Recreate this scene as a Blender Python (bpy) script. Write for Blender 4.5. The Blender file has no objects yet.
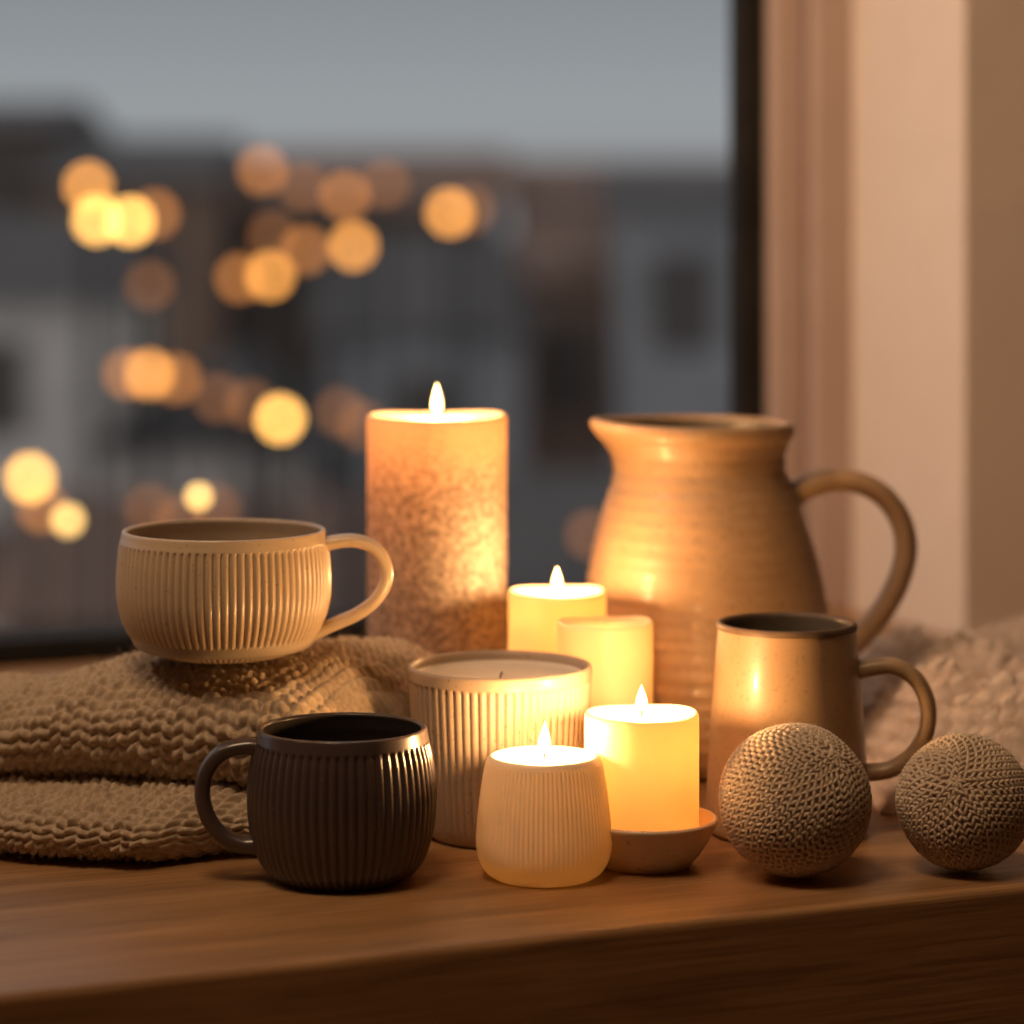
import bpy, bmesh, math, random
import numpy as np
from mathutils import Vector, Matrix
random.seed(3); rng=np.random.default_rng(5)
TAB=0.75
H=0.339
FPX=2900.0
scene=bpy.context.scene
col=scene.collection
scene.view_settings.view_transform='Standard'

# ---------------------------------------------------------------- materials
def newmat(name):
    m=bpy.data.materials.new(name); m.use_nodes=True
    nt=m.node_tree; nt.nodes.clear()
    out=nt.nodes.new('ShaderNodeOutputMaterial')
    return m,nt,out
def ramp(nt,fac,stops):
    r=nt.nodes.new('ShaderNodeValToRGB')
    e=r.color_ramp.elements
    while len(e)<len(stops): e.new(0.5)
    for i,(p,c) in enumerate(stops):
        e[i].position=p; e[i].color=(c[0],c[1],c[2],1)
    nt.links.new(fac,r.inputs['Fac']); return r.outputs['Color']
def noise(nt,scale,detail=4,vec=None,rough=.5,dist=0):
    n=nt.nodes.new('ShaderNodeTexNoise'); n.inputs['Scale'].default_value=scale
    n.inputs['Detail'].default_value=detail; n.inputs['Roughness'].default_value=rough
    n.inputs['Distortion'].default_value=dist
    if vec is not None: nt.links.new(vec,n.inputs['Vector'])
    return n.outputs['Fac']
def objco(nt,scale=(1,1,1),rot=(0,0,0)):
    t=nt.nodes.new('ShaderNodeTexCoord'); m=nt.nodes.new('ShaderNodeMapping')
    m.inputs['Scale'].default_value=scale; m.inputs['Rotation'].default_value=rot
    nt.links.new(t.outputs['Object'],m.inputs['Vector']); return m.outputs['Vector']
def bump(nt,h,strength,dist):
    b=nt.nodes.new('ShaderNodeBump'); b.inputs['Strength'].default_value=strength
    b.inputs['Distance'].default_value=dist
    nt.links.new(h,b.inputs['Height']); return b.outputs['Normal']
def mat_surface(name,c1,c2,scale=60,rough=.5,bumps=.2,bd=.0005,spec=.5,coat=0,p=(.35,.65),sheen=0,detail=4):
    m,nt,out=newmat(name)
    b=nt.nodes.new('ShaderNodeBsdfPrincipled')
    v=objco(nt); f=noise(nt,scale,detail,v)
    nt.links.new(ramp(nt,f,[(p[0],c1),(p[1],c2)]),b.inputs['Base Color'])
    b.inputs['Roughness'].default_value=rough
    b.inputs['Specular IOR Level'].default_value=spec
    b.inputs['Coat Weight'].default_value=coat; b.inputs['Coat Roughness'].default_value=.12
    b.inputs['Sheen Weight'].default_value=sheen
    if bumps: nt.links.new(bump(nt,noise(nt,scale*3,3,v),bumps,bd),b.inputs['Normal'])
    nt.links.new(b.outputs[0],out.inputs['Surface']); return m
def mat_speckle(name,base,speck,scale,thr,rough=.35,coat=.3,big=None,sw=1.0):
    m,nt,out=newmat(name)
    b=nt.nodes.new('ShaderNodeBsdfPrincipled'); v=objco(nt)
    base2=big or tuple(c*.85 for c in base)
    f0=noise(nt,18,3,v); c0=ramp(nt,f0,[(.35,base),(.65,base2)])
    f=noise(nt,scale,2,v); k=ramp(nt,f,[(thr,(0,0,0)),(thr+.06,(sw,sw,sw))])
    mx=nt.nodes.new('ShaderNodeMixRGB'); nt.links.new(k,mx.inputs['Fac'])
    nt.links.new(c0,mx.inputs['Color1']); mx.inputs['Color2'].default_value=(*speck,1)
    nt.links.new(mx.outputs[0],b.inputs['Base Color'])
    b.inputs['Roughness'].default_value=rough; b.inputs['Coat Weight'].default_value=coat
    b.inputs['Coat Roughness'].default_value=.15
    nt.links.new(bump(nt,noise(nt,90,3,v),.12,.0006),b.inputs['Normal'])
    nt.links.new(b.outputs[0],out.inputs['Surface']); return m
def mat_wax(name,c1,c2,tc,mixf=.5,scale=40,p=(.3,.7),bumps=.15,frost=None,rough=.42):
    m,nt,out=newmat(name)
    b=nt.nodes.new('ShaderNodeBsdfPrincipled'); v=objco(nt)
    f=noise(nt,scale,6,v,.65)
    c=ramp(nt,f,[(p[0],c1),(p[1],c2)])
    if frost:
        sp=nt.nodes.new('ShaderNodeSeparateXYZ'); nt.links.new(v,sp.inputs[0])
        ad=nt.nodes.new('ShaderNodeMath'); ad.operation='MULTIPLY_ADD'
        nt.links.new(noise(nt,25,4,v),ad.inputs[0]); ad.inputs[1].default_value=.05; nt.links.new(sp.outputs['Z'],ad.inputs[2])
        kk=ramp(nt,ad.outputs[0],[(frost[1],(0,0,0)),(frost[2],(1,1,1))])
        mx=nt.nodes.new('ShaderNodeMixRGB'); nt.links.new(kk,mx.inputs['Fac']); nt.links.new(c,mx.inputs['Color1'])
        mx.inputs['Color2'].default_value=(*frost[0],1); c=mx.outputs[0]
    nt.links.new(c,b.inputs['Base Color']); b.inputs['Roughness'].default_value=rough
    t=nt.nodes.new('ShaderNodeBsdfTranslucent')
    mul=nt.nodes.new('ShaderNodeMixRGB'); mul.blend_type='MULTIPLY'; mul.inputs['Fac'].default_value=1
    nt.links.new(c,mul.inputs['Color1']); mul.inputs['Color2'].default_value=(*tc,1)
    nt.links.new(mul.outputs[0],t.inputs['Color'])
    n=bump(nt,noise(nt,scale*4,4,v),bumps,.0006)
    nt.links.new(n,b.inputs['Normal'])
    mx=nt.nodes.new('ShaderNodeMixShader'); mx.inputs[0].default_value=mixf
    nt.links.new(b.outputs[0],mx.inputs[1]); nt.links.new(t.outputs[0],mx.inputs[2])
    nt.links.new(mx.outputs[0],out.inputs['Surface']); return m
def mat_emit(name,c,s,transp=False):
    m,nt,out=newmat(name)
    e=nt.nodes.new('ShaderNodeEmission'); e.inputs['Color'].default_value=(*c,1); e.inputs['Strength'].default_value=s
    if transp:
        t=nt.nodes.new('ShaderNodeBsdfTransparent'); a=nt.nodes.new('ShaderNodeAddShader')
        lw=nt.nodes.new('ShaderNodeLayerWeight'); lw.inputs['Blend'].default_value=.35
        cc=ramp(nt,lw.outputs['Facing'],[(0.0,(1,.72,.33)),(.55,(1,.5,.13)),(1,(1,.25,.03))])
        ss=ramp(nt,lw.outputs['Facing'],[(0.0,(1,1,1)),(.6,(.45,.45,.45)),(1,(.06,.06,.06))])
        mm=nt.nodes.new('ShaderNodeMath'); mm.operation='MULTIPLY'; mm.inputs[1].default_value=s
        nt.links.new(ss,mm.inputs[0]); nt.links.new(mm.outputs[0],e.inputs['Strength'])
        nt.links.new(cc,e.inputs['Color'])
        nt.links.new(e.outputs[0],a.inputs[0]); nt.links.new(t.outputs[0],a.inputs[1])
        nt.links.new(a.outputs[0],out.inputs['Surface'])
    else: nt.links.new(e.outputs[0],out.inputs['Surface'])
    m.cycles.emission_sampling='NONE'
    return m
def mat_wood(name,rotz):
    m,nt,out=newmat(name)
    b=nt.nodes.new('ShaderNodeBsdfPrincipled')
    v=objco(nt,(1,1,1),(0,0,-rotz))
    st=nt.nodes.new('ShaderNodeMapping'); st.inputs['Scale'].default_value=(1.3,16,16)
    nt.links.new(v,st.inputs['Vector'])
    f1=noise(nt,3,6,st.outputs[0],.6,.6)
    st2=nt.nodes.new('ShaderNodeMapping'); st2.inputs['Scale'].default_value=(4,160,160)
    nt.links.new(v,st2.inputs['Vector'])
    f2=noise(nt,3,3,st2.outputs[0],.6)
    c1=ramp(nt,f1,[(.25,(.21,.105,.042)),(.5,(.38,.205,.088)),(.75,(.50,.285,.135))])
    c2=ramp(nt,f2,[(.3,(.48,.42,.36)),(.6,(1,1,1))])
    mx=nt.nodes.new('ShaderNodeMixRGB'); mx.blend_type='MULTIPLY'; mx.inputs['Fac'].default_value=.7
    nt.links.new(c1,mx.inputs['Color1']); nt.links.new(c2,mx.inputs['Color2'])
    nt.links.new(mx.outputs[0],b.inputs['Base Color']); b.inputs['Roughness'].default_value=.42
    nt.links.new(bump(nt,f2,.15,.0006),b.inputs['Normal'])
    nt.links.new(b.outputs[0],out.inputs['Surface']); return m

# ---------------------------------------------------------------- mesh helpers
def mesh_obj(name,verts,faces,mat,smooth=True,parent=None,loc=(0,0,0),merge=False):
    me=bpy.data.meshes.new(name); me.from_pydata([tuple(v) for v in verts],[],faces); me.update()
    if merge:
        bm=bmesh.new(); bm.from_mesh(me); bmesh.ops.remove_doubles(bm,verts=bm.verts,dist=1e-6)
        bmesh.ops.recalc_face_normals(bm,faces=bm.faces); bm.to_mesh(me); bm.free()
    for p in me.polygons: p.use_smooth=smooth
    o=bpy.data.objects.new(name,me); col.objects.link(o)
    if mat: me.materials.append(mat)
    o.location=loc
    if parent: o.parent=parent
    return o
def quads_obj(name,V,q,mat,parent=None,loc=(0,0,0),smooth=True):
    me=bpy.data.meshes.new(name)
    me.vertices.add(len(V)); me.vertices.foreach_set('co',V.astype(np.float32).ravel())
    me.loops.add(len(q)*4); me.loops.foreach_set('vertex_index',q.astype(np.int32).ravel())
    me.polygons.add(len(q)); me.polygons.foreach_set('loop_start',np.arange(len(q),dtype=np.int32)*4)
    me.polygons.foreach_set('use_smooth',np.full(len(q),smooth,dtype=bool))
    me.update(); me.validate()
    o=bpy.data.objects.new(name,me); col.objects.link(o); me.materials.append(mat)
    if parent: o.parent=parent
    o.location=loc
    return o
def grid_quads(P,wrap_u=False,wrap_v=False):
    nu,nv=P.shape[:2]
    idx=np.arange(nu*nv).reshape(nu,nv)
    A=idx if not wrap_u else np.vstack([idx,idx[:1]])
    if wrap_v: A=np.hstack([A,A[:,:1]])
    return np.stack([A[:-1,:-1],A[1:,:-1],A[1:,1:],A[:-1,1:]],-1).reshape(-1,4)
def grid_mesh(name,P,mat,wrap_u=False,wrap_v=False,**k):
    return quads_obj(name,P.reshape(-1,3),grid_quads(P,wrap_u,wrap_v),mat,k.get('parent'),k.get('loc',(0,0,0)))
def spline(pts,n):
    P=np.array(pts,float); m=len(P); out=[]
    ext=np.vstack([2*P[0]-P[1],P,2*P[-1]-P[-2]])
    for i in range(m-1):
        p0,p1,p2,p3=ext[i:i+4]
        k=n if i<m-2 else n+1
        for j in range(k):
            t=j/n
            out.append(.5*((2*p1)+(-p0+p2)*t+(2*p0-5*p1+4*p2-p3)*t*t+(-p0+3*p1-3*p2+p3)*t**3))
    return np.array(out)
def lathe(name,prof,mat,nseg=96,ribs=0,amp=0,sub=6,parent=None,loc=(0,0,0),fn=None,scale=1.0):
    pr=[(p[0],p[1],p[2] if len(p)>2 else 0) for p in prof]
    S=spline(pr,sub); S[:,0]=np.maximum(S[:,0],0); S[:,2]=np.clip(S[:,2],0,1)
    S[:,:2]*=scale
    if ribs: nseg=ribs*10
    th=np.linspace(0,2*math.pi,nseg,endpoint=False)
    r=S[:,0][:,None]*np.ones(nseg)[None]
    if ribs: r=r+ S[:,2][:,None]*amp*(np.abs(np.sin(ribs*th/2))**.8-1)[None]
    P=np.stack([r*np.cos(th),r*np.sin(th),S[:,1][:,None]*np.ones(nseg)[None]],-1)
    if fn is not None: P=fn(P)
    return grid_mesh(name,P,mat,wrap_v=True,parent=parent,loc=loc)
def sweep(name,pts,a,b,mat,sub=8,nseg=20,parent=None,loc=(0,0,0),scale=1.0,flare=1.25,rotz=0):
    S=spline([(p[0],p[1]) for p in pts],sub)*scale
    T=np.gradient(S,axis=0); T/=np.linalg.norm(T,axis=1)[:,None]
    N=np.stack([-T[:,1],T[:,0]],-1)
    n=len(S); s=np.linspace(0,1,n)
    fl=1+(flare-1)*(np.exp(-s*n/7)+np.exp(-(1-s)*n/7))
    th=np.linspace(0,2*math.pi,nseg,endpoint=False)
    ce=np.sign(np.cos(th))*np.abs(np.cos(th))**.85; se=np.sign(np.sin(th))*np.abs(np.sin(th))**.85
    X=S[:,0][:,None]+N[:,0][:,None]*ce[None]*a*fl[:,None]
    Z=S[:,1][:,None]+N[:,1][:,None]*ce[None]*a*fl[:,None]
    Y=se[None]*b*fl[:,None]
    c,sn=math.cos(rotz),math.sin(rotz)
    P=np.stack([X*c-Y*sn,X*sn+Y*c,Z],-1)
    return grid_mesh(name,P,mat,wrap_v=True,parent=parent,loc=loc)
def empty(name,loc=(0,0,0)):
    e=bpy.data.objects.new(name,None); e.empty_display_size=.02; e.location=loc; col.objects.link(e); return e
def box_pts(x0,x1,y0,y1,z0,z1):
    v=[(x,y,z) for x in(x0,x1) for y in(y0,y1) for z in(z0,z1)]
    f=[(0,1,3,2),(4,6,7,5),(0,4,5,1),(2,3,7,6),(0,2,6,4),(1,5,7,3)]
    return v,f
TH=math.radians(22.8)
def abox(name,a0,a1,b0,b1,z0,z1,mat,bev=0,parent=None,seg=3):
    v,f=box_pts(a0,a1,b0,b1,z0,z1)
    o=mesh_obj(name,v,f,mat,smooth=False,parent=parent,merge=True)
    if parent is None: o.rotation_euler=(0,0,TH)
    if bev:
        md=o.modifiers.new('bevel','BEVEL'); md.width=bev; md.segments=seg
    return o

# ================================================================ ROOM
plaster=mat_surface('plaster_warm_white',(.68,.57,.49),(.70,.59,.51),25,.8,.1,.0006)
plaster2=mat_surface('plaster_room',(.36,.25,.18),(.40,.28,.21),25,.85,.15,.001)
frame_w=mat_surface('window_frame_paint',(.44,.33,.28),(.46,.35,.30),20,.45,.05,.0005)
frame_d=mat_surface('window_gasket_dark',(.012,.011,.011),(.02,.018,.017),20,.8,.05,.0005,.2)
wood=mat_wood('oak_wood',0)
floorm=mat_wood('floor_oak',0)
A1=1.188; A0=-.7; BW=1.925; BG=2.1043; BO=2.24; ZT=1.25
abox('wall_right_of_window',A1,2.6,BW,BO,-.75,1.85,plaster)
abox('wall_left_of_window',-1.9,A0,BW,BO,-.75,1.85,plaster)
abox('wall_below_window',A0,A1,BW,BG+.055,-.75,-.04,plaster)
abox('wall_above_window',A0,A1,BW,BO,ZT,1.85,plaster)
abox('wall_right',2.6,2.7,-1.9,BO,-.75,1.85,plaster2)
abox('wall_left',-2.0,-1.9,-1.9,BO,-.75,1.85,plaster2)
abox('wall_rear',-2.0,2.7,-2.0,-1.9,-.75,1.85,plaster2)
abox('floor',-2.0,2.7,-2.0,BO,-.85,-.75,floorm)
abox('ceiling',-2.0,2.7,-2.0,BO,1.85,1.95,plaster2)
abox('window_sill',A0,A1,BW+.0005,BG+.05,-.04,0,wood)
win=empty('window_1'); win.rotation_euler=(0,0,TH)
f0=BG
abox('casing_right',A1-.034,A1,f0-.004,f0+.07,0.0,ZT,frame_w,.003,win)
abox('sash_right',A1-.066,A1-.034,f0+.010,f0+.06,0.0,ZT,frame_w,.006,win)
abox('gasket_right',A1-.090,A1-.066,f0+.022,f0+.045,0.0,ZT,frame_d,.003,win)
abox('sash_left',A0,A0+.08,f0,f0+.06,0,ZT,frame_w,.005,win)
abox('gasket_left',A0+.08,A0+.107,f0+.012,f0+.055,0,ZT,frame_d,.003,win)
abox('frame_bottom',A0+.107,A1-.066,f0-.02,f0+.045,0,.018,frame_d,.003,win)
abox('frame_top',A0+.107,A1-.066,f0,f0+.055,ZT-.08,ZT,frame_w,.003,win)
tab=empty('wooden_table'); tab.rotation_euler=(0,0,TH)
BF=1.2246
abox('tabletop',-1.2,1.9,BF,BW-.001,-.075,0,wood,.004,tab,4)
for i,(a,b) in enumerate([(-1.15,BF+.012),(1.78,BF+.012),(-1.15,BW-.08),(1.78,BW-.08)]):
    abox('leg_%d'%(i+1),a,a+.07,b,b+.07,-.75,-.075,wood,.003,tab)

# ================================================================ CERAMICS
def mug(name,X,D,Z,prof,rimr,wall,floor_z,k,mat,mat_in,ribs,amp,handle,hs,parent_rot=0):
    e=empty(name,(X,D,Z))
    rim_r,rim_z=prof[-1][0],prof[-1][1]
    outer=list(prof)
    top=[(rim_r-1,rim_z+2,0),(rim_r-wall*.6,rim_z+2.3,0)]
    lathe('body_outer',outer+top,mat,96,ribs,amp,7,e,scale=k)
    inner=[(rim_r-wall*.6,rim_z+2.3)]+[(rim_r-wall,rim_z)]
    for p in reversed(prof[3:-1]):
        if p[1]>floor_z+12: inner.append((p[0]-wall,p[1]))
    lastr=inner[-1][0]
    inner+=[(lastr*.93,floor_z+5),(lastr*.75,floor_z),(lastr*.3,floor_z),(0,floor_z)]
    lathe('body_inner',inner,mat_in,96,0,0,7,e,scale=k)
    if handle: sweep('handle',handle,hs[0]*k,hs[1]*k,mat,parent=e,scale=k)
    e.rotation_euler=(0,0,parent_rot)
    return e
cream=mat_speckle('cream_glaze',(.62,.465,.31),(.40,.28,.17),420,.66,.36,.3)
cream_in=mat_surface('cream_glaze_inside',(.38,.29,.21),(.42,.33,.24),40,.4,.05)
dark=mat_speckle('dark_glaze',(.075,.052,.050),(.12,.085,.07),300,.7,.3,.4)
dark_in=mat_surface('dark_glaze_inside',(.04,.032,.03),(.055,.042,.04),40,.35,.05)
tan=mat_speckle('tan_stoneware',(.38,.25,.14),(.24,.145,.08),420,.60,.45,.2,(.34,.22,.12),.5)
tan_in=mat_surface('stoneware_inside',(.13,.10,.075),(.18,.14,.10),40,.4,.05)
grey=mat_speckle('sand_stoneware',(.44,.33,.24),(.30,.21,.14),420,.64,.5,.1)
pitm=mat_speckle('pitcher_stoneware',(.40,.25,.137),(.26,.16,.09),260,.60,.52,.10,(.33,.205,.11),.7)

k=1.55/FPX
mug('ribbed_coffee_cup',-.154,1.55,.0950,
 [(0,0,0),(40,0,0),(56,1.5,0),(72,6,.6),(89,17,1),(100,34,1),(106,56,1),(107,76,1),(106,96,1),(104.5,111,1),(103.5,116,0),(102.5,120,0),(101.5,125,0)],
 101.5,5,8,k,cream,cream_in,84,.0015,
 [(96,109),(108,114),(130,116),(150,109),(161,93),(162,75),(152,57),(134,43),(114,34),(98,27),(86,22)],(6.5,11),0.0)
k=1.45/FPX
mug('ribbed_dark_mug',-.085,1.45,0,
 [(0,0,0),(52,0,0),(62,1,.3),(74,8,1),(84,22,1),(92,48,1),(95,76,1),(94,100,1),(91,122,1),(88,134,1),(87,139,0),(86,144,0),(85,149,0)],
 85,6,9,k,dark,dark_in,60,.0017,
 [(-80,132),(-95,134),(-118,129),(-134,112),(-139,90),(-134,66),(-120,46),(-102,37),(-84,36)],(8,12),0.12)
k=1.555/FPX
mug('stoneware_mug',.1475,1.555,0,
 [(0,0),(66,0),(76,1.5),(80.5,7),(81,20),(80,50),(77.5,95),(74.5,140),(71.5,176),(69.5,197),(68.5,207)],
 68,5,8,k,tan,tan_in,0,0,
 [(66,162),(82,166),(106,168),(127,156),(139,132),(138,104),(124,80),(104,66),(84,62),(70,62)],(8,12),-.12)
lathe('rim_band',[(69.7,204),(70.0,207),(68.6,210.2),(65.5,210.4),(63.4,208)],mat_surface('bare_clay_rim',(.10,.06,.035),(.14,.085,.05),80,.6),96,0,0,5,bpy.data.objects['stoneware_mug'],scale=k)
k=1.478/FPX
dish=empty('candle_dish',(.0685,1.478,0))
lathe('bowl',[(0,0),(38,0),(42,0),(45,3),(53,12),(62,26),(68,38),(71,44),(71.5,47),(69.5,49),(67.5,47),(64,38),(61,29),(56,26),(30,26),(0,26)],
 mat_speckle('dish_glaze',(.78,.62,.46),(.5,.36,.25),350,.66,.35,.3),96,0,0,6,dish,scale=k)
k=1.75/FPX
pit=empty('ceramic_pitcher',(.117,1.75,0))
def spout(P):
    P=P.copy(); P[...,2]*=.98
    Z=P[...,2]; X=P[...,0]; Y=P[...,1]
    ang=np.arctan2(Y,-X)
    zt=338*k
    wz=np.clip((Z-zt+60*k)/(60*k),0,1)**1.5
    w=np.exp(-(ang/.6)**2)
    P[...,0]=X-w*wz*.0090+np.clip((Z-.08)/.12,0,1)*-.004
    P[...,2]=Z+w*wz*.001-(1-np.cos(ang))*.0006*wz
    r=1+.0055*np.sin(Z*2*math.pi/.0085+.6*np.sin(Z*160))*(1-wz)
    P[...,0]*=r; P[...,1]*=r
    return P
po=[(0,0),(88,0),(102,2),(113,10),(121,30),(126,62),(127,95),(125,130),(121,165),(114,205),(105,240),(96,268),(89,286),(85,300),(85,314),(89,327),(93,334),(95,340),(94,346),(91,348.5),(87,348),(84,344)]
lathe('body',po,pitm,160,0,0,9,pit,scale=k,fn=spout)
pi_=[(84,344),(82,330),(78,310),(78,300),(82,284),(92,262),(104,225),(116,165),(120,100),(116,40),(90,14),(0,12)]
lathe('body_inner',pi_,tan_in,160,0,0,6,pit,scale=k,fn=spout)
sweep('handle',[(84,264),(98,273),(122,281),(150,280),(176,267),(194,243),(200,214),(194,185),(181,158),(163,134),(142,114),(120,100)],11*k,18*k,pitm,parent=pit,scale=k,flare=1.2)

# ================================================================ CANDLES
wax_y=mat_wax('ivory_wax',(.86,.74,.54),(.92,.80,.60),(1,.84,.56),.45,30)
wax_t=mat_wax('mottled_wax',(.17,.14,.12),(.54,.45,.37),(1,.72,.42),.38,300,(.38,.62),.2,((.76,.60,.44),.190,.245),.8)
wax_w=mat_wax('white_ribbed_wax',(.80,.72,.58),(.84,.76,.62),(1,.88,.62),.2,30)
wax_b=mat_wax('cream_poured_wax',(.78,.66,.52),(.82,.70,.56),(1,.75,.45),.1,30)
wick=mat_surface('charred_wick',(.01,.008,.006),(.03,.02,.012),200,.9,.1)
flame=mat_emit('flame',(1,.6,.2),9,True)
FCOL=(1,.54,.21)
def plight(name,loc,power,size,parent,colr=FCOL):
    l=bpy.data.lights.new(name,'POINT'); l.energy=power; l.shadow_soft_size=size; l.color=colr
    o=bpy.data.objects.new(name,l); o.location=loc; o.parent=parent; col.objects.link(o)
GC=(1,.52,.19)
def add_flame(e,z,h,w,power,inner=0,r=.03,lean=0,innerdepth=.016):
    sweep('wick',[(0,z-.002),(0.0002,z+.003),(.001,z+.006),(.0022,z+.0075)],.0006,.0006,wick,nseg=8,parent=e,flare=1)
    def fn(P):
        P=P.copy(); t=np.clip((P[...,2]-z)/h,0,1); P[...,0]+=lean*t*t; return P
    z0=z+.0030
    lathe('flame',[(0,z0),(w*.28,z0+h*.03),(w*.46,z0+h*.16),(w*.5,z0+h*.30),(w*.42,z0+h*.5),(w*.27,z0+h*.7),(w*.12,z0+h*.87),(0,z0+h)],flame,32,0,0,6,e,fn=fn)
    plight('flame_light',(0,0,z0+h*.45),power,.005,e)
    if inner: plight('wax_glow_light',(0,0,z-innerdepth),inner,r*.3,e,GC)  # extra light added inside the hollow wax so it glows through
def pillar(name,X,D,Z,r,h,mat,lit=True,power=.3,inner=.05,fh=.015,fw=.007,sag=.002,innerdepth=.016,wob=0,flamex=0):
    e=empty(name,(X,D,Z))
    def fn(P):
        P=P.copy(); a=np.arctan2(P[...,1],P[...,0]); t=np.clip(P[...,2]/h,0,1)**6
        P[...,2]+=wob*t*(np.sin(a*2+1)+.6*np.sin(a*3)); return P
    lathe('wax_body',[(0,0),(r*.9,0),(r*.985,.0008),(r,.003),(r,h*.3),(r,h*.6),(r,h*.9),(r,h-.003),(r*.985,h-.0008),(r*.95,h),(r*.88,h-sag*.3),(r*.7,h-sag),(r*.3,h-sag*1.1),(0,h-sag*1.1)],mat,96,0,0,6,e,fn=fn)
    if lit: add_flame(e,h-sag*1.1,fh,fw,power,inner,r,innerdepth=innerdepth)
    elif inner: plight('wax_glow_light',(0,0,h-innerdepth),inner,r*.3,e,GC)  # unlit candle: glow comes from a light added inside the wax
    return e
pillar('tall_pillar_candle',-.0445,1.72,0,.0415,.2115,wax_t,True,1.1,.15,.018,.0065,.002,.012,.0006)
pillar('pillar_candle',.0258,1.66,0,.028,.1155,wax_y,True,.80,.060,.0130,.006,.002,.014,.0005)
pillar('pillar_candle',.0515,1.610,0,.0268,.1050,wax_y,False,0,.048,0,0,.002,.016,.0006)
pillar('pillar_candle',.0660,1.478,.01335,.0293,.0645,wax_y,True,.90,.066,.0135,.0065,.002,.014,.0005)
k=1.454/FPX
wc=empty('ribbed_white_candle',(.016,1.454,0))
lathe('wax_body',[(0,0,0),(44,0,0),(52,1.5,0),(60,8,0),(66,20,.3),(68,34,.8),(67,54,1),(64.5,78,1),(61.5,98,1),(59,112,1),(57.5,116,0),(56,119,0),(53,121,0),(49,120,0),(44,117.5,0),(20,116.5,0),(0,116.5,0)],wax_w,96,84,.0005,6,wc,scale=k)
add_flame(wc,116.5*k,.0165,.0068,.55,.014,.03,.0006,.014)
k=1.548/FPX
rc=empty('ribbed_jar_candle',(-.0064,1.548,0))
lathe('jar',[(0,0,0),(60,0,0),(69,1.5,0),(76,9,.5),(81,26,1),(85,60,1),(88.5,105,1),(91,146,1),(91.5,155,.9),(92,159,0),(92,165,0),(91.5,169,0),(89.5,171,0),(87,169,0),(86,164,0),(85.8,150,0)],grey,96,66,.0015,6,rc,scale=k)
lathe('poured_wax',[(0,157),(30,157),(60,157.3),(78,158),(84,160),(86.3,162)],wax_b,96,0,0,5,rc,scale=k)
sweep('wick',[(0,155*k),(0.0002,158*k),(.0006,161*k),(.001,163*k)],.0005,.0005,wick,nseg=8,parent=rc,flare=1)

# ================================================================ KNITS
def hsh(i,j,s):
    x=np.sin(i*127.1+j*311.7+s*74.7)*43758.5453; return x-np.floor(x)
def knit(s,t,w,h,slope=.38):
    ci=np.floor(t/w); a=t/w-ci-.5; side=np.abs(a)*2; sg=np.sign(a)
    ph=s/h+side*slope+.4*hsh(ci,sg,1); fi=np.floor(ph); f=ph-fi
    amp=.68+.6*hsh(ci*2+sg,fi,2)
    return amp*np.sin(np.pi*f)**.7*np.sin(np.pi*np.clip(side,.02,.98))**.55
def wob(a,b,seed,sc):
    r=np.random.default_rng(seed); o=0
    for i in range(7):
        k1,k2=r.normal(0,1,2)*sc; o=o+np.sin(a*k1+b*k2+r.uniform(0,6.28))/ (1+.3*i)
    return o/3
def fibres(p,nn,length,width,g,zmin):
    n=len(p)
    d=nn*.6+g.normal(0,.75,(n,3)); d/=np.linalg.norm(d,axis=1)[:,None]
    bend=g.normal(0,.8,(n,3)); L=length*g.uniform(.4,1.2,n)[:,None]
    side=np.cross(d,g.normal(0,1,(n,3))); side/=np.linalg.norm(side,axis=1)[:,None]
    rows=[]
    for m in range(4):
        t=m/3; q=p+d*L*t+bend*L*.5*t*t
        q[:,2]=np.maximum(q[:,2],zmin)
        wd=width*(1-.7*t)
        rows.append(q-side*wd/2); rows.append(q+side*wd/2)
    V=np.stack(rows,1).reshape(-1,3)
    b=(np.arange(n)*8)[:,None,None]
    q=np.array([[0,1,3,2],[2,3,5,4],[4,5,7,6]])[None]+b
    return V,q.reshape(-1,4)
def fuzz(P,n,length,width,seed):
    """loose wool fibres standing off a displaced grid surface"""
    g=np.random.default_rng(seed)
    du=np.gradient(P,axis=0); dv=np.gradient(P,axis=1)
    Nn=np.cross(du,dv); Nn/=np.linalg.norm(Nn,axis=2)[...,None]+1e-12
    c=P.reshape(-1,3).mean(0)
    i=g.integers(2,P.shape[0]-2,n); j=g.integers(2,P.shape[1]-2,n)
    p=P[i,j]; nn=Nn[i,j]
    if (nn*(p-c)).sum(1).mean()<0: nn=-nn
    return fibres(p,nn,length,width,g,.0006)
wool=mat_surface('beige_wool',(.40,.30,.205),(.58,.45,.325),260,.95,.6,.0006,.2,0,(.3,.7),.3)
throwm=mat_surface('cream_wool',(.62,.49,.40),(.76,.63,.53),160,.95,.6,.0008,.2,0,(.3,.7),.4)
C=np.array([-.115,1.492]); U=np.array([-.976,.215]); V=np.array([.484,.875])
bl=empty('folded_knit_blanket',(C[0],C[1],0))
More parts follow.
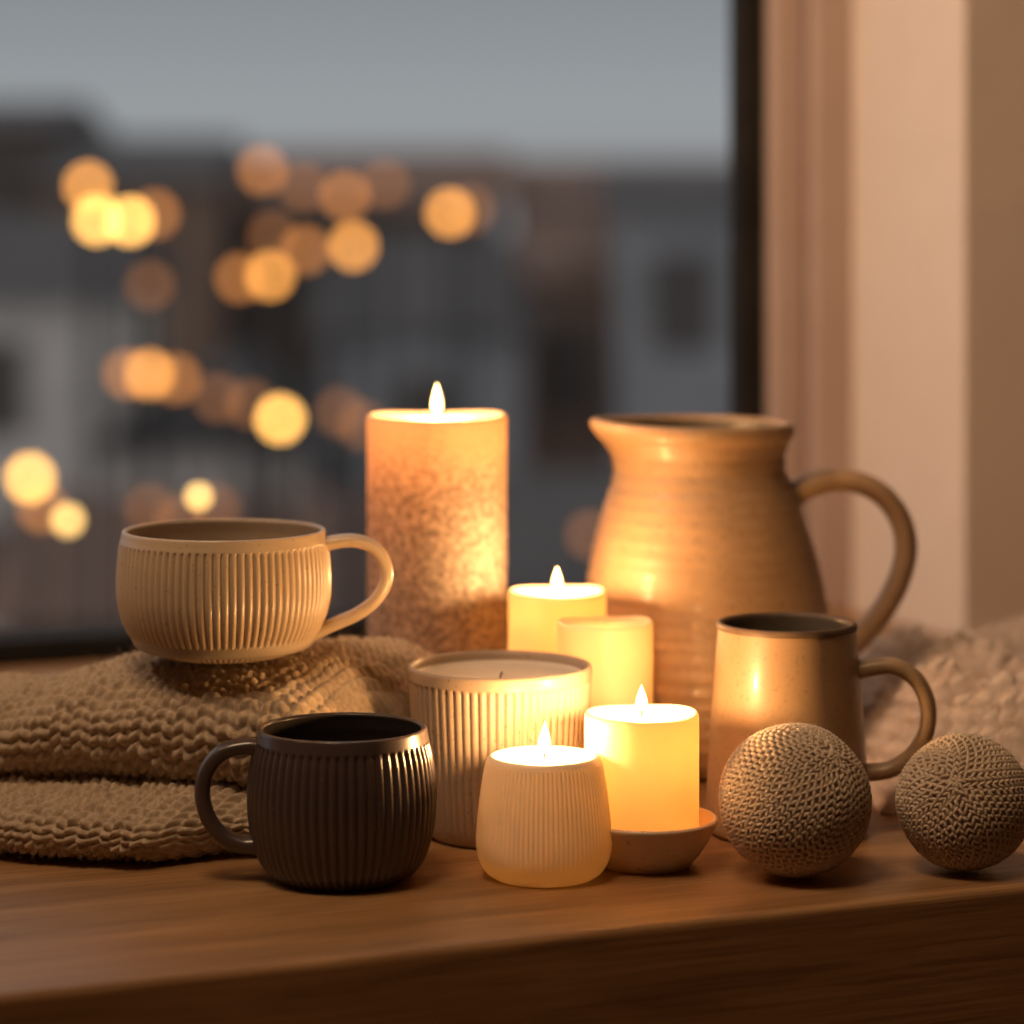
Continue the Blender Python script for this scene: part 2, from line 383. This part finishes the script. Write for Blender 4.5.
def pad(name,L,W,zb,zt,nexp,seed,v0=0,u0=0,step=.0009,fwd=None):
    q=np.linspace(0,2*np.pi,4000)
    hz0=.03
    cx=W/2*np.sign(np.cos(q))*np.abs(np.cos(q))**(2/nexp); cz=hz0*np.sign(np.sin(q))*np.abs(np.sin(q))**(2/2.3)
    d=np.concatenate([[0],np.cumsum(np.hypot(np.diff(cx),np.diff(cz)))])
    ns=int(d[-1]/step); ss=np.linspace(0,d[-1],ns,endpoint=False)
    cx=np.interp(ss,d,cx); cz=np.interp(ss,d,cz)/hz0
    nt=int(L/step); tt=np.linspace(-1,1,nt); 
    tt=np.sign(tt)*(1-(1-np.abs(tt))**1.25)
    u=(tt+1)/2*L
    r=.032
    edge=np.minimum(u,L-u); kk=np.sqrt(np.clip(1-(1-np.clip(edge/r,0,1))**2,0,1))
    SS,UU=np.meshgrid(ss,u,indexing='ij')
    CX=cx[:,None]*np.ones(nt)[None]; CZ=cz[:,None]*np.ones(nt)[None]
    K=kk[None,:]
    vx=CX*(1-(1-K)*.16)
    T=zt(UU); B=zb(UU)
    z=(T+B)/2+(T-B)/2*CZ*K
    un,vn=UU,W/2+vx
    lw=wob(un,vn,seed,28)
    z=z+ .0022*lw*np.clip(CZ+.4,0,1)
    vv=vn+v0+.004*wob(un,z*2,seed+1,30)
    if fwd is not None: vv=vv-fwd(UU)*np.clip(1-vn/W,0,1)
    uu=un+u0+.003*wob(vn,z,seed+2,35)
    nx=np.gradient(cx); nz=np.gradient(cz*hz0); ln=np.hypot(nx,nz)+1e-9
    ox=(nz/ln)[:,None]; oz=(-nx/ln)[:,None]
    endu=(1-K)*np.where(UU<L/2,-1,1)
    rr=np.hypot(uu-.060,vv-.056)
    lim=.0900+np.clip(rr-.034,0,1)*.45
    z=np.where((z>.06),np.minimum(z,lim),z)
    disp=.0045*knit(SS+.0036*wob(UU,SS,seed+3,60),UU+.003*wob(SS,UU,seed+4,60),.0115,.0066)*(1+.3*wob(UU,SS,seed+5,200))
    vv=vv+ox*disp*K; z=z+oz*disp*K; uu=uu+endu*disp
    rr=np.hypot(uu-.060,vv-.056)
    z=np.where(rr<.034,np.minimum(z,.0946),z)
    P=np.stack([uu*U[0]+vv*V[0],uu*U[1]+vv*V[1],np.maximum(z,.0003)],-1)
    fv,fq=fuzz(P,42000,.0050,.00014,seed)
    rel=np.hypot(fv[:,0]+.039,fv[:,1]-.058)
    fv[:,2]=np.where(rel<.055,np.minimum(fv[:,2],.0945+np.clip(rel-.034,0,1)*.5),fv[:,2])
    gv=P.reshape(-1,3); gq=grid_quads(P,wrap_u=True)
    return quads_obj(name,np.vstack([gv,fv]),np.vstack([gq,fq+len(gv)]),wool,bl)
sm=lambda x,a,b: (lambda t:t*t*(3-2*t))(np.clip((x-a)/(b-a),0,1))
top=lambda u: .0900-.028*sm(u,.11,.24)-.002*sm(.03-u,0,.03)
pad('top_fold',.43,.178,lambda u:.027-.010*sm(.06-u,0,.06),top,3.0,11,v0=.006,u0=-.010)
pad('bottom_fold',.42,.17,lambda u:.0005+0*u,lambda u:.031+0*u,3.0,31,v0=0.0,u0=.006,fwd=lambda u:.012+.034*sm(u,.015,.05)-.018*sm(u,.09,.2))

ballm=mat_surface('twine_ball',(.50,.38,.27),(.66,.52,.38),300,.9,.3,.0003,.2,0,(.3,.7),.25)
def knit_ball(name,X,D,r,rot,sw=.0042,sh=.0035):
    us=8; vs=5
    th=np.linspace(0,2*np.pi,us,endpoint=False); ph=np.linspace(0,np.pi,vs)
    loc=[]
    for p in ph:
        for t in th: loc.append((math.sin(p)*math.cos(t),math.sin(p)*math.sin(t),math.cos(p)))
    loc=np.array(loc)
    fq=[]
    for i in range(vs-1):
        for j in range(us): fq.append((i*us+j,i*us+(j+1)%us,(i+1)*us+(j+1)%us,(i+1)*us+j))
    fq=np.array(fq)
    VV=[];FF=[];n=0
    R=Matrix.Rotation(rot[0],3,'X')@Matrix.Rotation(rot[1],3,'Y')@Matrix.Rotation(rot[2],3,'Z'); R=np.array(R)
    rings=int(math.pi*r/sh)
    ri=r-.0016
    g=np.random.default_rng(9)
    for i in range(rings):
        p=(i+.5)/rings*math.pi
        cnt=max(5,int(2*math.pi*r*math.sin(p)/sw))
        for j in range(cnt):
            for sgn in(-1,1):
                a=(j+.25*sgn)/cnt*2*math.pi+i*.02
                pp=p+.05*math.sin(3*a)+.03*math.sin(5*a+2)+g.normal(0,.004)
                nrm=np.array([math.sin(pp)*math.cos(a),math.sin(pp)*math.sin(a),math.cos(pp)])
                e1=np.array([-math.sin(a),math.cos(a),0]); e2=np.cross(nrm,e1)
                tl=.55*sgn+g.normal(0,.08)
                d1=e2*math.cos(tl)+e1*math.sin(tl); d2=np.cross(nrm,d1)
                q=loc[:,0:1]*d2*sw*.245+loc[:,1:2]*nrm*sw*.34+loc[:,2:3]*d1*sh*.72
                VV.append(q+nrm*ri*(1+.008*math.sin(4*a+2*pp)+g.normal(0,.0015))); FF.append(fq+n); n+=len(loc)
    c=[];cu,cv=64,32
    for i in range(cv+1):
        for j in range(cu):
            rr=ri-.0006
            c.append((math.sin(i/cv*math.pi)*math.cos(j/cu*2*math.pi)*rr,math.sin(i/cv*math.pi)*math.sin(j/cu*2*math.pi)*rr,math.cos(i/cv*math.pi)*rr))
    cf=[(i*cu+j,i*cu+(j+1)%cu,(i+1)*cu+(j+1)%cu,(i+1)*cu+j) for i in range(cv) for j in range(cu)]
    FF.append(np.array(cf)+n); VV.append(np.array(c)); n+=len(c)
    nn=g.normal(0,1,(9000,3)); nn/=np.linalg.norm(nn,axis=1)[:,None]
    fv,f2=fibres(nn*(ri+.0006),nn*.5,.0028,.00009,g,-r)
    VV.append(fv); FF.append(f2+n)
    VV=np.vstack(VV)@R.T; q=np.vstack(FF)
    VV[:,2]=np.maximum(VV[:,2],-r)
    quads_obj(name,VV,q,ballm,None,(X,D,r))
knit_ball('knitted_ball',.1415,1.452,.0385,(math.radians(38),math.radians(30),0))
knit_ball('knitted_ball',.2285,1.466,.0346,(math.radians(62),math.radians(-14),0))

gx=np.linspace(.205,.56,420); gy=np.linspace(1.60,1.91,380)
GX,GY=np.meshgrid(gx,gy,indexing='ij')
wx=GX+.012*wob(GX,GY,41,22); wy=GY+.022*wob(GX,GY,42,20)
fold=.5+.5*np.sin(2*np.pi*(wy*13.5+wx*5.0))
fold2=.5+.5*np.sin(2*np.pi*(wy*6-wx*9)+1)
ed=np.minimum.reduce([(GX-.205)/.035,(GY-1.60)/.03,(1.91-GY)/.03]); ed=np.sqrt(np.clip(1-(1-np.clip(ed,0,1))**2,0,1))
ramp_=.6+.4*sm(GX,.21,.26)
base=(.010+.044*fold**1.0+.016*fold2**.8)*ramp_
fz=.0060*knit(GX*1.0+.01*wob(GX,GY,51,20),GY+.01*wob(GX,GY,52,20),.016,.011)+.0015*wob(GX,GY,53,420)
ZZ=np.maximum((base+fz)*ed+.0004,.0003)
tp=np.stack([GX+.004*wob(GX,ZZ*4,55,60),GY,ZZ],-1)
fv,fq=fuzz(tp,60000,.010,.0002,77)
gv=tp.reshape(-1,3)
quads_obj('chunky_knit_throw',np.vstack([gv,fv]),np.vstack([grid_quads(tp),fq+len(gv)]),throwm)

# ================================================================ OUTDOORS
def bmat(n,c): return mat_surface(n,c,tuple(x*.8 for x in c),1.2,.9,.1,.01)
pale=bmat('render_pale',(.80,.73,.68)); greyb=bmat('render_grey',(.42,.415,.43)); darkb=bmat('brick_dark',(.18,.135,.115)); brownb=bmat('brick_brown',(.32,.205,.15)); roofm=bmat('roof_slate',(.115,.105,.105)); roofb=bmat('roof_clay',(.24,.145,.11))
winm=bmat('dark_window',(.15,.13,.12)); 
litm=mat_emit('lit_window',(1,.5,.2),.45)
GZ=-9.0
def house(x0,x1,d,dep,eave,ridge,wm,rm,axis='x',lit=()):
    e=empty('building')
    v,f=box_pts(x0,x1,d,d+dep,GZ,eave); mesh_obj('walls',v,f,wm,False,e,merge=True)
    o=.25
    if axis=='x':
        v=[(x0-o,d-o,eave),(x1+o,d-o,eave),(x1+o,d+dep+o,eave),(x0-o,d+dep+o,eave),(x0-o,d+dep/2,ridge),(x1+o,d+dep/2,ridge)]
        f=[(0,1,5,4),(2,3,4,5),(0,4,3),(1,2,5),(0,3,2,1)]
    else:
        xm=(x0+x1)/2
        v=[(x0-o,d-o,eave),(x1+o,d-o,eave),(x1+o,d+dep+o,eave),(x0-o,d+dep+o,eave),(xm,d-o,ridge),(xm,d+dep+o,ridge)]
        f=[(0,4,5,3),(1,2,5,4),(0,1,4),(2,3,5),(0,3,2,1)]
    mesh_obj('roof',v,f,rm,False,e,merge=True)
    nx=max(1,int((x1-x0)/2.4)); n=0
    for i in range(nx):
        for j in range(8):
            z=eave-2.2-j*2.9
            if z<GZ+.5: break
            xc=x0+(i+.5)*(x1-x0)/nx
            v,f=box_pts(xc-.5,xc+.5,d-.04,d+.02,z,z+1.5)
            mesh_obj('window_%d'%(n+1),v,f,litm if n in lit else winm,False,e,merge=True); n+=1
house(-15,-10.0,62,9,1.9,2.6,darkb,roofm,'x')
house(-9.7,-6.3,60,9,.7,1.75,brownb,roofm,'x')
house(-6.0,-.3,64,9,.2,1.5,darkb,roofb,'x')
house(0,5.2,66,9,.3,1.3,brownb,roofb,'x')
house(5.4,9.5,60,9,.2,1.2,greyb,roofm,'x')
house(-10,-6.4,46,7,-1.2,.1,pale,roofm,'x',(3,))
house(-6.2,-3.2,44,7,-3.4,-2.2,pale,roofm,'y')
house(-3.0,.2,47,8,-1.8,-.3,greyb,roofm,'x')
house(.4,1.5,48,7,-1.0,.1,brownb,roofb,'x')
house(1.7,3.6,45,5,.2,.9,greyb,roofm,'x')
house(-6.0,-1.5,34,6,-4.6,-3.4,brownb,roofb,'x',(1,))
house(-1.0,2.6,33,6,-4.2,-3.0,darkb,roofm,'x')
v,f=box_pts(-60,60,3.4,160,GZ-.2,GZ); mesh_obj('ground',v,f,bmat('asphalt',(.10,.10,.10)),False,merge=True)
def sph(c,r,nu=12,nv=8):
    vs=[];fs=[]
    for i in range(nv+1):
        for j in range(nu): vs.append((c[0]+r*math.sin(i/nv*math.pi)*math.cos(j/nu*2*math.pi),c[1]+r*math.sin(i/nv*math.pi)*math.sin(j/nu*2*math.pi),c[2]+r*math.cos(i/nv*math.pi)))
    for i in range(nv):
        for j in range(nu): fs.append((i*nu+j,i*nu+(j+1)%nu,(i+1)*nu+(j+1)%nu,(i+1)*nu+j))
    return vs,fs
pole=bmat('lamp_pole',(.05,.05,.05))
D0=31.0
# lamp heads strung through the streets at D0 metres, given as (x, z) in metres
groups={
 'bright':((1,.50,.11),12,[(-4.436,.125),(-4.084,.115),(-2.480,-2.002),(-5.152,-2.633)]),
 'medium':((1,.40,.08),6.5,[(-4.532,.489),(-2.587,-.473),(-1.700,-.153),(-.663,.200),(-3.870,-1.521)]),
 'soft':((1,.36,.09),2.6,[(-3.816,.189),(-2.213,-.195),(-2.672,.660),(-4.105,-1.521),(-3.592,-1.574),(-1.785,.382),(-2.908,-.495),(-5.024,-2.953)]),
 'faint':((1,.38,.13),1.1,[(-2.234,.478),(-1.358,.510),(-2.565,-.046),(-.449,.232),(-3.143,-1.778),(-2.801,-1.842),(-3.870,-2.953),(-3.549,-3.082),(-3.175,-2.953),(-1.839,-1.927),(-1.603,-2.066),(.834,-3.242),(-3.870,-.570)]),
}
sl=empty('street_lights')
for g,(c,s,L) in groups.items():
    m=mat_emit('lamp_glow_'+g,c,s)
    vs=[];fs=[];pv=[];pf=[]
    for (x,z) in L:
        a,b=sph((x,D0,z),.095); fs+= [tuple(i+len(vs) for i in t) for t in b]; vs+=a
        a,b=box_pts(x-.03,x+.03,D0-.03,D0+.03,GZ,z-.1); pf+=[tuple(i+len(pv) for i in t) for t in b]; pv+=a
    mesh_obj('globes_'+g,vs,fs,m,True,sl); mesh_obj('poles_'+g,pv,pf,pole,False,sl)
gl=empty('reflection_lights')  # added emitters standing in for candle reflections in the window glass
m=mat_emit('reflection_glow',(1,.6,.18),5)
for x,y,z,r in [(-.335,3.1,.022,.008),(-.62,4.05,-.108,.012)]:
    a,b=sph((x,y,z),r,20,12); mesh_obj('reflection_globe',a,b,m,True,gl)
    a,b=box_pts(x-.002,x+.002,y-.002,y+.002,GZ,z-r*.9); mesh_obj('support_rod',a,b,pole,False,gl)  # invented rod that holds the emitter up

# ================================================================ LIGHT
w=bpy.data.worlds.new('dusk_sky'); scene.world=w; w.use_nodes=True
nt=w.node_tree; bg=nt.nodes['Background']
tc=nt.nodes.new('ShaderNodeTexCoord'); sp=nt.nodes.new('ShaderNodeSeparateXYZ'); nt.links.new(tc.outputs['Generated'],sp.inputs[0])
c=ramp(nt,sp.outputs['Z'],[(0.0,(.26,.27,.28)),(.03,(.32,.34,.355)),(.075,(.245,.265,.285)),(.4,(.47,.475,.485))])
nt.links.new(c,bg.inputs['Color']); bg.inputs['Strength'].default_value=1.0
def area(name,loc,target,size,power,c,spread=None):
    l=bpy.data.lights.new(name,'AREA'); l.shape='DISK'; l.size=size; l.energy=power; l.color=c
    if spread: l.spread=math.radians(spread)
    o=bpy.data.objects.new(name,l); o.location=loc; o.rotation_euler=(Vector(target)-Vector(loc)).to_track_quat('-Z','Y').to_euler(); col.objects.link(o)
area('overhead_fill',(-.35,.85,1.7),(0,1.5,0),.6,12.0,(1,.67,.39))  # added soft warm fill from above, no fixture modelled
area('reveal_fill',(-.9,1.3,1.3),(.36,2.25,.38),.35,3.3,(1,.68,.46),70)  # added unseen light, aimed to brighten the window reveal

# ================================================================ CAMERA
cam=bpy.data.cameras.new('camera'); co=bpy.data.objects.new('camera',cam); col.objects.link(co)
co.location=(0,0,H); co.rotation_euler=(math.pi/2,0,0)
cam.sensor_width=36; cam.lens=FPX*36/1024; cam.shift_y=-312/1024
cam.clip_start=.05; cam.clip_end=500
cam.dof.use_dof=True; cam.dof.focus_distance=1.465; cam.dof.aperture_fstop=3.8
scene.camera=co
for o in list(scene.objects):
    if o.parent is None: o.location.z+=TAB
